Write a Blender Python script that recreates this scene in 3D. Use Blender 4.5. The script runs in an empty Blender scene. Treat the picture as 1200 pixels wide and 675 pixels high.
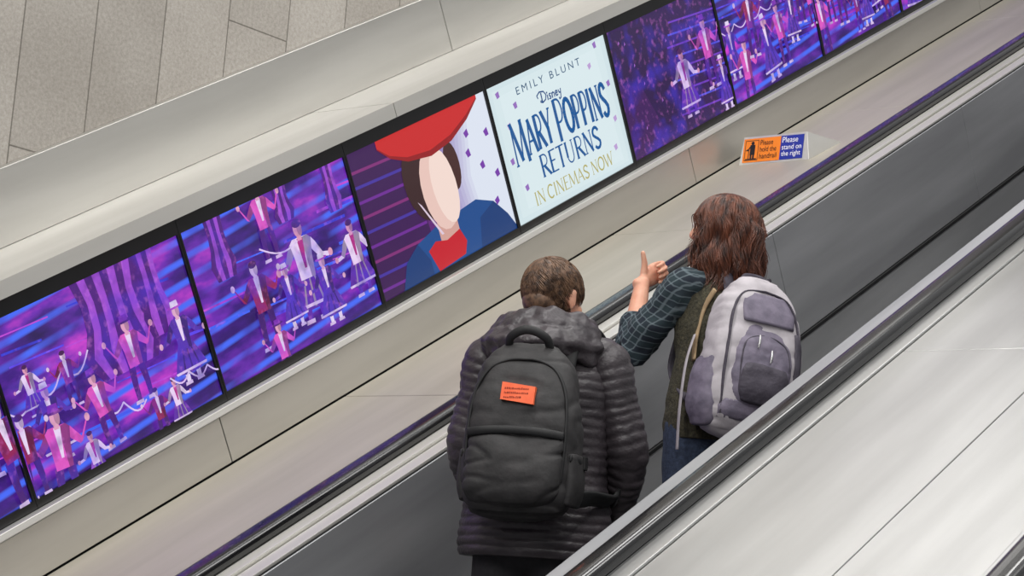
import bpy, bmesh, math, random
from mathutils import Vector, Matrix, noise
R = math.radians; PI = math.pi
random.seed(7)
scene = bpy.context.scene
COL = scene.collection
scene.view_settings.view_transform = 'Standard'
V = Vector
C30 = math.cos(PI/6)
SL = (0, -PI/6, 0)

def P(s, y, q): return V((s*C30 - q*.5, y, s*.5 + q*C30))
def lin(c): return tuple(((v/255)/12.92 if v/255 <= .04045 else ((v/255+.055)/1.055)**2.4) for v in c)

# ---------------------------------------------------------------- materials
def new_mat(name):
    m = bpy.data.materials.new(name); m.use_nodes = True
    nt = m.node_tree; return m, nt, nt.nodes['Principled BSDF']
def M(name, c1, c2=None, rough=.5, metal=0., ns=(8, 8, 8), bump=0., bs=None, coat=0., sheen=0., detail=4., spec=None):
    m, nt, b = new_mat(name)
    c1 = lin(c1); c2 = lin(c2) if c2 else c1
    tc = nt.nodes.new('ShaderNodeTexCoord')
    mp = nt.nodes.new('ShaderNodeMapping'); mp.inputs['Scale'].default_value = ns
    nz = nt.nodes.new('ShaderNodeTexNoise'); nz.inputs['Scale'].default_value = 1; nz.inputs['Detail'].default_value = detail
    rp = nt.nodes.new('ShaderNodeValToRGB')
    rp.color_ramp.elements[0].color = (*c1, 1); rp.color_ramp.elements[1].color = (*c2, 1)
    rp.color_ramp.elements[0].position = .35; rp.color_ramp.elements[1].position = .65
    nt.links.new(tc.outputs['Object'], mp.inputs[0]); nt.links.new(mp.outputs[0], nz.inputs['Vector'])
    nt.links.new(nz.outputs['Fac'], rp.inputs[0]); nt.links.new(rp.outputs[0], b.inputs['Base Color'])
    b.inputs['Roughness'].default_value = rough; b.inputs['Metallic'].default_value = metal
    if coat: b.inputs['Coat Weight'].default_value = coat
    if sheen: b.inputs['Sheen Weight'].default_value = sheen
    if spec is not None: b.inputs['Specular IOR Level'].default_value = spec
    if bump:
        mp2 = nt.nodes.new('ShaderNodeMapping'); mp2.inputs['Scale'].default_value = bs or ns
        n2 = nt.nodes.new('ShaderNodeTexNoise'); n2.inputs['Scale'].default_value = 1; n2.inputs['Detail'].default_value = 3
        bp = nt.nodes.new('ShaderNodeBump'); bp.inputs['Strength'].default_value = bump; bp.inputs['Distance'].default_value = .01
        nt.links.new(tc.outputs['Object'], mp2.inputs[0]); nt.links.new(mp2.outputs[0], n2.inputs['Vector'])
        nt.links.new(n2.outputs['Fac'], bp.inputs['Height']); nt.links.new(bp.outputs[0], b.inputs['Normal'])
    return m

def steel(name, c1, c2, r0, r1, metal=.85, stretch=(.7, 7, 7), bump=.03):
    m = M(name, c1, c2, rough=.35, metal=metal, ns=stretch, bump=bump, bs=(5, 260, 260), detail=7)
    nt = m.node_tree; b = nt.nodes['Principled BSDF']
    tc = nt.nodes.new('ShaderNodeTexCoord'); nz = nt.nodes.new('ShaderNodeTexNoise')
    mp = nt.nodes.new('ShaderNodeMapping'); mp.inputs['Scale'].default_value = (.5, 2, 2)
    nz.inputs['Scale'].default_value = 1.2; nz.inputs['Detail'].default_value = 3
    mr = nt.nodes.new('ShaderNodeMapRange'); mr.inputs[1].default_value = .3; mr.inputs[2].default_value = .7
    mr.inputs[3].default_value = r0; mr.inputs[4].default_value = r1
    nt.links.new(tc.outputs['Object'], mp.inputs[0]); nt.links.new(mp.outputs[0], nz.inputs['Vector']); nt.links.new(nz.outputs['Fac'], mr.inputs[0])
    nt.links.new(mr.outputs[0], b.inputs['Roughness'])
    return m
m_deck = steel('steel_deck', (186, 186, 185), (202, 202, 201), .30, .38, metal=.9)
m_deck_l = steel('steel_deck_warm', (172, 166, 154), (184, 178, 166), .52, .6, metal=.6)
m_clad = steel('steel_cladding', (184, 182, 177), (198, 196, 191), .38, .48, metal=.85)
m_ledge = steel('steel_ledge', (210, 208, 202), (220, 218, 213), .42, .5, metal=.75)
m_inner = steel('steel_inner_panel', (150, 151, 154), (172, 173, 176), .34, .46, metal=.4)
m_skirt = steel('steel_skirt', (168, 169, 171), (188, 189, 191), .3, .42, metal=.5)
m_chrome = M('polished_trim', (220, 220, 220), rough=.22, metal=1)
m_dark = M('dark_gap', (14, 14, 15), rough=.6)
m_rub = M('handrail_rubber', (9, 9, 11), (13, 13, 16), rough=.24, coat=.35, ns=(2, 2, 2))
m_black = M('black_bezel', (12, 12, 14), (18, 18, 20), rough=.3)
m_step = M('step_metal', (120, 120, 120), (150, 150, 150), rough=.4, metal=.8, ns=(30, 30, 30))

# stone wall: tall slabs
m_stone, nt, b = new_mat('stone_slabs')
tc = nt.nodes.new('ShaderNodeTexCoord'); sp = nt.nodes.new('ShaderNodeSeparateXYZ'); cb = nt.nodes.new('ShaderNodeCombineXYZ')
nt.links.new(tc.outputs['Object'], sp.inputs[0]); nt.links.new(sp.outputs[2], cb.inputs[0]); nt.links.new(sp.outputs[0], cb.inputs[1])
bk = nt.nodes.new('ShaderNodeTexBrick'); bk.inputs['Scale'].default_value = 1; bk.inputs['Brick Width'].default_value = 1.1
bk.inputs['Row Height'].default_value = .31; bk.inputs['Mortar Size'].default_value = .003; bk.inputs['Mortar Smooth'].default_value = .2
bk.offset = .37; bk.inputs['Bias'].default_value = 0
bk.inputs['Color1'].default_value = (*lin((176, 171, 164)), 1); bk.inputs['Color2'].default_value = (*lin((161, 156, 149)), 1)
bk.inputs['Mortar'].default_value = (*lin((112, 107, 100)), 1)
nt.links.new(cb.outputs[0], bk.inputs['Vector'])
nz = nt.nodes.new('ShaderNodeTexNoise'); nz.inputs['Scale'].default_value = 75; nz.inputs['Detail'].default_value = 6; nz.inputs['Roughness'].default_value = .8
nt.links.new(tc.outputs['Object'], nz.inputs['Vector'])
rp = nt.nodes.new('ShaderNodeValToRGB'); rp.color_ramp.elements[0].position = .35; rp.color_ramp.elements[1].position = .62
rp.color_ramp.elements[0].color = (.70, .69, .67, 1); rp.color_ramp.elements[1].color = (1.04, 1.04, 1.04, 1)
nt.links.new(nz.outputs['Fac'], rp.inputs[0])
mx = nt.nodes.new('ShaderNodeMix'); mx.data_type = 'RGBA'; mx.blend_type = 'MULTIPLY'; mx.inputs[0].default_value = 1
nt.links.new(bk.outputs['Color'], mx.inputs[6]); nt.links.new(rp.outputs[0], mx.inputs[7])
n4 = nt.nodes.new('ShaderNodeTexNoise'); n4.inputs['Scale'].default_value = 3.5; n4.inputs['Detail'].default_value = 4; nt.links.new(tc.outputs['Object'], n4.inputs['Vector'])
r4 = nt.nodes.new('ShaderNodeValToRGB'); r4.color_ramp.elements[0].position = .3; r4.color_ramp.elements[1].position = .7
r4.color_ramp.elements[0].color = (.86, .85, .84, 1); r4.color_ramp.elements[1].color = (1, 1, 1, 1); nt.links.new(n4.outputs['Fac'], r4.inputs[0])
mx2 = nt.nodes.new('ShaderNodeMix'); mx2.data_type = 'RGBA'; mx2.blend_type = 'MULTIPLY'; mx2.inputs[0].default_value = 1
nt.links.new(mx.outputs[2], mx2.inputs[6]); nt.links.new(r4.outputs[0], mx2.inputs[7])
nt.links.new(mx2.outputs[2], b.inputs['Base Color']); b.inputs['Roughness'].default_value = .75
bp = nt.nodes.new('ShaderNodeBump'); bp.inputs['Strength'].default_value = .25; bp.inputs['Distance'].default_value = .005
nt.links.new(bk.outputs['Fac'], bp.inputs['Height']); bp.invert = True; nt.links.new(bp.outputs[0], b.inputs['Normal'])

# emissive art from face colours
def art_mat(name, strength=1.0, mottle=0):
    m, nt, b = new_mat(name)
    at = nt.nodes.new('ShaderNodeAttribute'); at.attribute_name = 'Col'
    src = at.outputs['Color']
    if mottle:      # shimmering uneven stage light
        tc = nt.nodes.new('ShaderNodeTexCoord')
        for sc, c, a, lo in ((8, (70, 50, 215), .45, .46), (34, (235, 130, 240), .28, .55), (18, (40, 14, 90), .42, .5)):
            nz = nt.nodes.new('ShaderNodeTexNoise'); nz.inputs['Scale'].default_value = sc; nz.inputs['Detail'].default_value = 2
            nt.links.new(tc.outputs['Object'], nz.inputs['Vector'])
            mr = nt.nodes.new('ShaderNodeMapRange'); mr.inputs[1].default_value = lo; mr.inputs[2].default_value = lo+.2; mr.inputs[3].default_value = 0; mr.inputs[4].default_value = a
            nt.links.new(nz.outputs['Fac'], mr.inputs[0])
            mx = nt.nodes.new('ShaderNodeMix'); mx.data_type = 'RGBA'; nt.links.new(mr.outputs[0], mx.inputs[0]); nt.links.new(src, mx.inputs[6]); mx.inputs[7].default_value = (*lin(c), 1)
            src = mx.outputs[2]
    nt.links.new(src, b.inputs['Emission Color']); b.inputs['Emission Strength'].default_value = strength
    b.inputs['Base Color'].default_value = (.01, .01, .01, 1); b.inputs['Roughness'].default_value = .25
    return m
m_art = art_mat('screen_artwork', .95); m_art2 = art_mat('screen_stage_artwork', 1.0, 1)
def paint_mat():
    m, nt, b = new_mat('printed_sign')
    at = nt.nodes.new('ShaderNodeAttribute'); at.attribute_name = 'Col'
    nt.links.new(at.outputs['Color'], b.inputs['Base Color']); b.inputs['Roughness'].default_value = .35
    return m
m_paint = paint_mat()
# purple stage backdrop
def stage_mat():
    m, nt, b = new_mat('screen_stage_backdrop')
    N = nt.nodes.new; L = nt.links.new
    tc = N('ShaderNodeTexCoord'); oi = N('ShaderNodeObjectInfo')
    mp = N('ShaderNodeMapping'); mp.inputs['Scale'].default_value = (1.4, 1, 3.2); mp.inputs['Rotation'].default_value = (0, R(18), 0)
    L(tc.outputs['Object'], mp.inputs[0])
    nz = N('ShaderNodeTexNoise'); nz.noise_dimensions = '4D'; nz.inputs['Scale'].default_value = 2.8; nz.inputs['Detail'].default_value = 5
    mu = N('ShaderNodeMath'); mu.operation = 'MULTIPLY'; mu.inputs[1].default_value = 20; L(oi.outputs['Random'], mu.inputs[0]); L(mu.outputs[0], nz.inputs['W'])
    L(mp.outputs[0], nz.inputs['Vector'])
    rp = N('ShaderNodeValToRGB'); cr = rp.color_ramp
    cr.elements[0].position = .3; cr.elements[0].color = (*lin((28, 12, 66)), 1)
    cr.elements[1].position = .70; cr.elements[1].color = (*lin((205, 64, 205)), 1)
    e = cr.elements.new(.45); e.color = (*lin((62, 24, 128)), 1)
    e = cr.elements.new(.56); e.color = (*lin((108, 40, 176)), 1)
    L(nz.outputs['Fac'], rp.inputs[0])
    mp2 = N('ShaderNodeMapping'); mp2.inputs['Rotation'].default_value = (0, R(4), 0); L(tc.outputs['Object'], mp2.inputs[0])
    wv = N('ShaderNodeTexWave'); wv.bands_direction = 'Z'; wv.inputs['Scale'].default_value = 4.6; wv.inputs['Distortion'].default_value = .5
    L(mp2.outputs[0], wv.inputs['Vector'])
    r2 = N('ShaderNodeValToRGB'); r2.color_ramp.elements[0].position = .6; r2.color_ramp.elements[1].position = .95
    L(wv.outputs['Fac'], r2.inputs[0])
    n3 = N('ShaderNodeTexNoise'); n3.inputs['Scale'].default_value = 4; L(tc.outputs['Object'], n3.inputs['Vector'])
    r3 = N('ShaderNodeValToRGB'); r3.color_ramp.elements[0].position = .36; r3.color_ramp.elements[1].position = .56; L(n3.outputs['Fac'], r3.inputs[0])
    mm = N('ShaderNodeMath'); mm.operation = 'MULTIPLY'; L(r2.outputs[0], mm.inputs[0]); L(r3.outputs[0], mm.inputs[1])
    mx = N('ShaderNodeMix'); mx.data_type = 'RGBA'; L(mm.outputs[0], mx.inputs[0]); L(rp.outputs[0], mx.inputs[6]); mx.inputs[7].default_value = (*lin((70, 105, 245)), 1)
    L(mx.outputs[2], b.inputs['Emission Color']); b.inputs['Emission Strength'].default_value = 1.0
    b.inputs['Base Color'].default_value = (.01, .01, .012, 1); b.inputs['Roughness'].default_value = .2
    return m
m_stage = stage_mat()

m_skin = M('skin', (222, 168, 142), (208, 148, 122), rough=.5, ns=(25, 25, 25))
m_skin.node_tree.nodes['Principled BSDF'].inputs['Subsurface Weight'].default_value = .1
m_eye = M('eye_white', (225, 220, 215), rough=.2); m_iris = M('iris', (70, 50, 35), rough=.2); m_lip = M('lip', (170, 85, 80), rough=.4)
m_hair_m = M('hair_short_brown', (62, 44, 33), (122, 92, 70), rough=.5, ns=(60, 60, 60))
m_hair_w = M('hair_long_brown', (50, 26, 19), (118, 68, 48), rough=.42, ns=(50, 50, 16))
m_puff = M('quilted_nylon', (50, 45, 49), (64, 58, 62), rough=.42, ns=(10, 10, 10), bump=.35, bs=(45, 45, 60))
m_trs = M('dark_trousers', (28, 27, 30), (36, 34, 38), rough=.8, ns=(60, 60, 60))
m_jean = M('denim', (40, 50, 70), (56, 68, 92), rough=.85, ns=(90, 90, 90), bump=.2, bs=(200, 200, 200))
m_vest = M('olive_knit', (50, 48, 38), (72, 68, 52), rough=.95, ns=(120, 120, 60), bump=.8, bs=(160, 160, 90))
m_shoe = M('shoe_leather', (32, 28, 26), (44, 38, 34), rough=.5)
m_pk = M('black_nylon', (36, 35, 36), (48, 46, 47), rough=.65, ns=(20, 20, 20), bump=.35, bs=(24, 24, 24))
m_pk2 = M('black_webbing', (15, 15, 17), (22, 22, 24), rough=.6, ns=(200, 200, 200))
m_patch = M('orange_patch', (236, 96, 50), (242, 108, 62), rough=.6, ns=(30, 30, 30))
m_ink = M('patch_ink', (150, 56, 34), rough=.7)
m_gl = M('pale_grey_nylon', (166, 160, 165), (184, 178, 183), rough=.7, ns=(15, 15, 15), bump=.25, bs=(28, 28, 28))
m_gp = M('purple_grey_nylon', (100, 94, 110), (120, 112, 129), rough=.7, ns=(25, 25, 25), bump=.3, bs=(40, 40, 40))
m_gd = M('dark_grey_nylon', (58, 53, 64), (74, 69, 80), rough=.75, ns=(25, 25, 25), bump=.3, bs=(60, 60, 60))
m_tan = M('tan_lining', (150, 126, 96), (166, 142, 110), rough=.85, ns=(60, 60, 60))
m_zip = M('zip_metal', (190, 190, 190), rough=.3, metal=.9)
# plaid
m_plaid, nt, b = new_mat('plaid_flannel')
tc = nt.nodes.new('ShaderNodeTexCoord')
prev = None
base = nt.nodes.new('ShaderNodeRGB'); base.outputs[0].default_value = (*lin((32, 44, 52)), 1); prev = base.outputs[0]
for rot, colr, sc in (((0, R(40), 0), (18, 22, 40), 7), ((0, R(-50), 0), (42, 60, 64), 7), ((0, R(40), 0), (120, 132, 138), 14), ((0, R(-50), 0), (110, 124, 130), 14)):
    mp = nt.nodes.new('ShaderNodeMapping'); mp.inputs['Rotation'].default_value = rot; nt.links.new(tc.outputs['Object'], mp.inputs[0])
    wv = nt.nodes.new('ShaderNodeTexWave'); wv.bands_direction = 'X'; wv.inputs['Scale'].default_value = sc; wv.inputs['Distortion'].default_value = .6
    nt.links.new(mp.outputs[0], wv.inputs['Vector'])
    r_ = nt.nodes.new('ShaderNodeValToRGB'); r_.color_ramp.elements[0].position = .86 if sc == 14 else .5; r_.color_ramp.elements[1].position = .99 if sc == 14 else .9
    r_.color_ramp.elements[1].color = (.5, .5, .5, 1)
    nt.links.new(wv.outputs['Fac'], r_.inputs[0])
    mx = nt.nodes.new('ShaderNodeMix'); mx.data_type = 'RGBA'; nt.links.new(r_.outputs[0], mx.inputs[0]); nt.links.new(prev, mx.inputs[6]); mx.inputs[7].default_value = (*lin(colr), 1)
    prev = mx.outputs[2]
nt.links.new(prev, b.inputs['Base Color']); b.inputs['Roughness'].default_value = .9

# ---------------------------------------------------------------- object helpers
OFF = {}
def link(o, parent=None):
    COL.objects.link(o)
    if parent is not None: o.parent = parent
    return o
def obj(name, bm, mat, parent=None, smooth=False, label=None, keep=False):
    if not keep: bmesh.ops.recalc_face_normals(bm, faces=bm.faces)
    if parent is not None and parent.name in OFF:
        bmesh.ops.translate(bm, verts=bm.verts, vec=-OFF[parent.name])
    me = bpy.data.meshes.new(name); bm.to_mesh(me); bm.free()
    for p in me.polygons: p.use_smooth = smooth
    me.materials.append(mat)
    o = link(bpy.data.objects.new(name, me), parent)
    if label: o['label'] = label
    return o
def tag(o, label, cat, group=None):
    o['label'] = label; o['category'] = cat
    if group: o['group'] = group
    return o
def thing(name, label, cat, loc=(0, 0, 0), rot=(0, 0, 0), group=None):
    o = bpy.data.objects.new(name, None); o.empty_display_size = .1; link(o)
    o.location = loc; o.rotation_euler = rot
    return tag(o, label, cat, group)
def sthing(name, label, cat, s, y, q, group=None):
    o = thing(name, label, cat, P(s, y, q), SL, group); OFF[o.name] = V((s, y, q)); return o
def struct(name, bm, mat, slope=True):
    o = obj(name, bm, mat)
    if slope: o.rotation_euler = SL
    o['kind'] = 'structure'; return o
def B(): return bmesh.new()
def prism(bm, poly, s0, s1, bev=0):
    a = [bm.verts.new((s0, y, q)) for y, q in poly]; c = [bm.verts.new((s1, y, q)) for y, q in poly]
    n = len(poly); bm.faces.new(a); bm.faces.new(c[::-1])
    for i in range(n): bm.faces.new((a[i], c[i], c[(i+1) % n], a[(i+1) % n]))
def box(bm, x0, x1, y0, y1, z0, z1):
    prism(bm, [(y0, z0), (y1, z0), (y1, z1), (y0, z1)], x0, x1)
def bevel(bm, w, seg=2):
    bmesh.ops.bevel(bm, geom=list(bm.edges), offset=w, segments=seg, affect='EDGES', profile=.7)
def cr(a, b_, c, d, t):
    return .5*((2*b_) + (c-a)*t + (2*a-5*b_+4*c-d)*t*t + (3*b_-a-3*c+d)*t*t*t)
def tube(bm, keys, n=16, sub=6, ref=(1, 0, 0), caps=(1, 1), e=2., puff=None, cl=.8):
    ks = [(V(k[0]), k[1], k[2] if len(k) > 2 else k[1]) for k in keys]
    rings = []
    for i in range(len(ks)-1):
        p = [ks[max(i-1, 0)], ks[i], ks[i+1], ks[min(i+2, len(ks)-1)]]
        for j in range(sub):
            t = j/sub
            rings.append([cr(p[0][0], p[1][0], p[2][0], p[3][0], t), cr(p[0][1], p[1][1], p[2][1], p[3][1], t), cr(p[0][2], p[1][2], p[2][2], p[3][2], t)])
    rings.append(list(ks[-1]))
    tan = []
    for i in range(len(rings)):
        d = rings[min(i+1, len(rings)-1)][0] - rings[max(i-1, 0)][0]; tan.append(d.normalized())
    L = 0; full = []
    for i, r_ in enumerate(rings):
        if i: L += (rings[i][0]-rings[i-1][0]).length
        full.append((r_[0], r_[1], r_[2], tan[i], L))
    A = [85, 65, 45, 22]
    if caps[0]:
        c, a_, b_, t_, l_ = full[0]; m_ = min(a_, b_)*cl
        full = [(c - t_*m_*math.sin(R(q)), a_*math.cos(R(q)), b_*math.cos(R(q)), t_, 0) for q in A] + full
    if caps[1]:
        c, a_, b_, t_, l_ = full[-1]; m_ = min(a_, b_)*cl
        full = full + [(c + t_*m_*math.sin(R(q)), a_*math.cos(R(q)), b_*math.cos(R(q)), t_, l_) for q in A[::-1]]
    ref = V(ref); prev = None; vs = []
    for c, ra, rb, t_, l_ in full:
        a = ref - t_*ref.dot(t_)
        if a.length < .05: a = prev if prev else V((0, 1, 0))
        a = a.normalized(); bb = t_.cross(a); prev = a; row = []
        for k in range(n):
            f = 2*PI*k/n; cc, ss = math.cos(f), math.sin(f)
            ce = math.copysign(abs(cc)**(2/e), cc); se = math.copysign(abs(ss)**(2/e), ss)
            d = a*ra*ce + bb*rb*se
            if puff: d = d + d.normalized()*puff(l_, f, c+d)
            row.append(bm.verts.new(c + d))
        vs.append(row)
    for i in range(len(vs)-1):
        for k in range(n): bm.faces.new((vs[i][k], vs[i][(k+1) % n], vs[i+1][(k+1) % n], vs[i+1][k]))
    bm.faces.new(vs[0][::-1]); bm.faces.new(vs[-1])
def ell(bm, c, r, rot=None, seg=24):
    m = Matrix.Translation(V(c)) @ (rot.to_4x4() if rot else Matrix()) @ Matrix.Diagonal((*r, 1))
    bmesh.ops.create_uvsphere(bm, u_segments=seg, v_segments=seg//2, radius=1, matrix=m)
def bake(o, voxel=.006, smooth=3):
    md = o.modifiers.new('r', 'REMESH'); md.mode = 'VOXEL'; md.voxel_size = voxel
    sm = o.modifiers.new('s', 'SMOOTH'); sm.factor = .5; sm.iterations = smooth
    bpy.context.view_layer.update(); dg = bpy.context.evaluated_depsgraph_get()
    me = bpy.data.meshes.new_from_object(o.evaluated_get(dg)); mats = list(o.data.materials)
    o.modifiers.clear(); o.data = me; me.materials.clear()
    for m_ in mats: me.materials.append(m_)
    for p in me.polygons: p.use_smooth = True
    return o

# ---------------------------------------------------------------- camera
r_ = V((.6148, -.785, .0771)); f_ = V((.7694, .618, .1614)).normalized()
r_ = (r_ - f_*f_.dot(r_)).normalized(); u_ = (-f_).cross(r_)
cam = bpy.data.objects.new('camera', bpy.data.cameras.new('camera')); link(cam)
mw = Matrix.Identity(4)
for i in range(3): mw[i][0] = r_[i]; mw[i][1] = u_[i]; mw[i][2] = -f_[i]
mw.translation = P(0, -3.965, 2.07); cam.matrix_world = mw
cam.data.sensor_width = 36; cam.data.lens = 36*2537/1200; cam.data.clip_start = .05
scene.camera = cam

# ---------------------------------------------------------------- setting
S0, S1 = -.5, 15
bm = B(); box(bm, -3, 16, 1.80, 1.95, -4, 15); struct('wall_left', bm, m_stone, False)
bm = B(); prism(bm, [(-3.2, -1.5), (1.8, -1.5), (1.8, -1.4), (-3.2, -1.4)], S0, S1); struct('floor', bm, m_dark)
def panels(seams, s0=S0, s1=S1):
    e = [s0] + [x for x in seams if s0 < x < s1] + [s1]
    return [(a+.002, b-.002) for a, b in zip(e[:-1], e[1:])]
pitch = lambda s, p: [s + p*k for k in range(-8, 9)]
# wall cladding below and above the screens
wc = sthing('wall_cladding', 'brushed steel cladding above the row of screens, below the stone wall', 'wall cladding', 3, 1.34, .85)
bm = B(); prism(bm, [(1.765, .8), (1.80, .8), (1.80, 1.09), (1.765, 1.09)], S0, S1); obj('backing', bm, m_dark, wc)
for a, b_ in panels(pitch(6.92, 2.9)):
    bm = B(); box(bm, a, b_, 1.752, 1.798, .851, 1.098); bevel(bm, .002, 1); obj('upright_panel', bm, m_clad, wc)
for a, b_ in panels(pitch(6.0, 5.8)):
    bm = B(); prism(bm, [(1.333, .795), (1.35, .795), (1.35, .838), (1.76, .838), (1.76, .850), (1.333, .850)], a, b_); obj('ledge_panel', bm, m_ledge, wc)
lc = sthing('wall_cladding', 'long steel strip directly under the row of screens', 'wall cladding', 3, 1.33, .05)
for a, b_ in panels(pitch(4.72, 1.545*2)):
    bm = B(); box(bm, a, b_, 1.315, 1.345, -.044, .118); bevel(bm, .003, 2); obj('strip_panel', bm, m_clad, lc)
bm = B(); prism(bm, [(1.306, .121), (1.345, .121), (1.345, .143), (1.312, .143)], S0, S1); bevel(bm, .003, 2); obj('capping_trim', bm, m_ledge, lc)
bm = B(); prism(bm, [(1.366, .142), (1.79, .142), (1.79, .835), (1.366, .835)], S0, S1); struct('trim_1', bm, m_black)
bm = B(); prism(bm, [(1.330, -.3), (1.79, -.3), (1.79, .140), (1.347, .140), (1.330, .10)], S0, S1); struct('trim_2', bm, m_dark)

# ---------------------------------------------------------------- escalator balustrades
def inner_side(t, y0, sg, seams, strip=None):
    """strip, panels and skirt on the rider's side of a handrail at y0; sg points to the riders"""
    def pr(a, b_, q0, q1): return [(y0+sg*a, q0), (y0+sg*b_, q0), (y0+sg*b_, q1), (y0+sg*a, q1)]
    bm = B(); prism(bm, pr(.042, .094, -.09, -.040), S0, S1); bevel(bm, .004, 2); obj('rail_trim', bm, strip or m_ledge, t)
    bm = B(); prism(bm, pr(.090, .104, -.1, -.060), S0, S1); obj('shadow_gap', bm, m_dark, t)
    bm = B(); prism(bm, pr(.100, .160, -.1, -.05), S0, S1); bevel(bm, .004, 2); obj('inner_strip', bm, strip or m_ledge, t)
    bm = B(); prism(bm, pr(.158, .166, -.1, -.058), S0, S1); obj('brush_strip', bm, m_dark, t)
    for a, b_ in panels(seams):
        bm = B(); prism(bm, pr(.152, .17, -.505, -.062), a, b_); bevel(bm, .002, 1); obj('inner_panel', bm, m_inner, t)
    bm = B(); prism(bm, pr(.15, .18, -.52, -.507), S0, S1); obj('panel_bead', bm, m_dark, t)
    bm = B(); prism(bm, pr(.152, .174, -1.05, -.521), S0, S1); obj('skirt_panel', bm, m_skirt, t)
lb = sthing('escalator_balustrade', 'long steel balustrade deck between the screens and the riders', 'escalator balustrade', 4, .7, -.05)
inner_side(lb, .655, -1, pitch(7.02, 1.79))
bm = B(); prism(bm, [(.54, -1.05), (1.31, -1.05), (1.31, -.062), (.54, -.104)], S0, S1); obj('casing', bm, m_dark, lb)
for a, b_ in panels(pitch(5.32, 1.79)):
    bm = B(); box(bm, a, b_, .752, 1.313, -.06, -.05); bevel(bm, .0015, 1); obj('deck_panel', bm, m_deck_l, lb)
bm = B(); box(bm, S0, S1, .699, .748, -.07, -.044); bevel(bm, .003, 2); obj('outer_trim', bm, m_deck_l, lb)
mb = sthing('escalator_balustrade', 'wide pale steel deck to the right of the riders, nearest the camera', 'escalator balustrade', 4, -1.2, -.05)
inner_side(mb, -.655, 1, pitch(6.4, 1.79), m_inner); inner_side(mb, -1.78, -1, pitch(6.4, 1.79))
bm = B(); prism(bm, [(-1.9, -1.05), (-.54, -1.05), (-.54, -.104), (-.71, -.104), (-.71, -.063), (-1.73, -.063), (-1.73, -.104), (-1.9, -.104)], S0, S1); obj('casing', bm, m_dark, mb)
for a, b_ in panels(pitch(5.64, 1.94)):
    bm = B(); box(bm, a, b_, -1.310, -.762, -.062, -.05); bevel(bm, .0015, 1); obj('deck_panel', bm, m_deck, mb)
for a, b_ in panels(pitch(9.5, 3.88)):
    bm = B(); box(bm, a, b_, -1.690, -1.314, -.062, -.05); bevel(bm, .0015, 1); obj('deck_panel', bm, m_deck, mb)
for y0, y1 in ((-.758, -.692), (-1.742, -1.694)):
    bm = B(); box(bm, S0, S1, y0, y1, -.07, -.043); bevel(bm, .004, 2); obj('outer_trim', bm, m_deck, mb)
def handrail(y0, label):
    prof = []
    for k in range(0, 25):
        a = PI*k/24; prof.append((y0 + .043*math.copysign(abs(math.cos(a))**.62, math.cos(a)), -.03 + .03*abs(math.sin(a))**.7))
    prof += [(y0-.043, -.036), (y0-.036, -.040), (y0+.036, -.040), (y0+.043, -.036)]
    t = sthing('handrail', label, 'handrail', 4, y0, -.05)
    bm = B(); prism(bm, prof, S0, S1); o = obj('rubber_belt', bm, m_rub, t)
    bm = B(); box(bm, S0, S1, y0-.034, y0+.034, -.1, -.039); obj('guide_track', bm, m_chrome, t)
handrail(.658, 'black rubber handrail between the riders and the screens')
handrail(-.655, 'black rubber handrail passing in front of the riders, on their right')
handrail(-1.78, 'black rubber handrail just entering the bottom right corner of the photo')

# steps
def copy_tree(o, parent=None):
    c = o.copy(); COL.objects.link(c); c.parent = parent
    for ch in list(o.children): copy_tree(ch, c)
    return c
st = thing('escalator_step', 'ridged grey metal escalator step between the balustrades', 'escalator step', (3.9, 0, 1.252), group='escalator steps')
bm = B(); prof = [(-.474, -.03)]
for k in range(60):
    y = -.474 + .948*k/60; d = .948/60; prof += [(y, 0), (y+d*.5, 0), (y+d*.5, -.008), (y+d, -.008)]
prof += [(.474, -.03)]; prism(bm, prof, 0, .398); obj('tread', bm, m_step, st)
bm = B()
pts = [(.004, -.031)] + [(.004+.05*math.sin(k/6*PI/2)**2, -.031-.2*k/6) for k in range(1, 7)] + [(.09, -.231), (.09, -.031)]
va = [bm.verts.new((x, -.47, z)) for x, z in pts]; vb = [bm.verts.new((x, .47, z)) for x, z in pts]
bm.faces.new(va); bm.faces.new(vb[::-1])
for i in range(len(pts)): bm.faces.new((va[i], vb[i], vb[(i+1) % len(pts)], va[(i+1) % len(pts)]))
obj('riser', bm, m_step, st)
for i in list(range(-6, 0)) + list(range(1, 12)):
    c = copy_tree(st); c.location = (3.9+.4*i, 0, 1.252+.4*math.tan(PI/6)*i)

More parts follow.
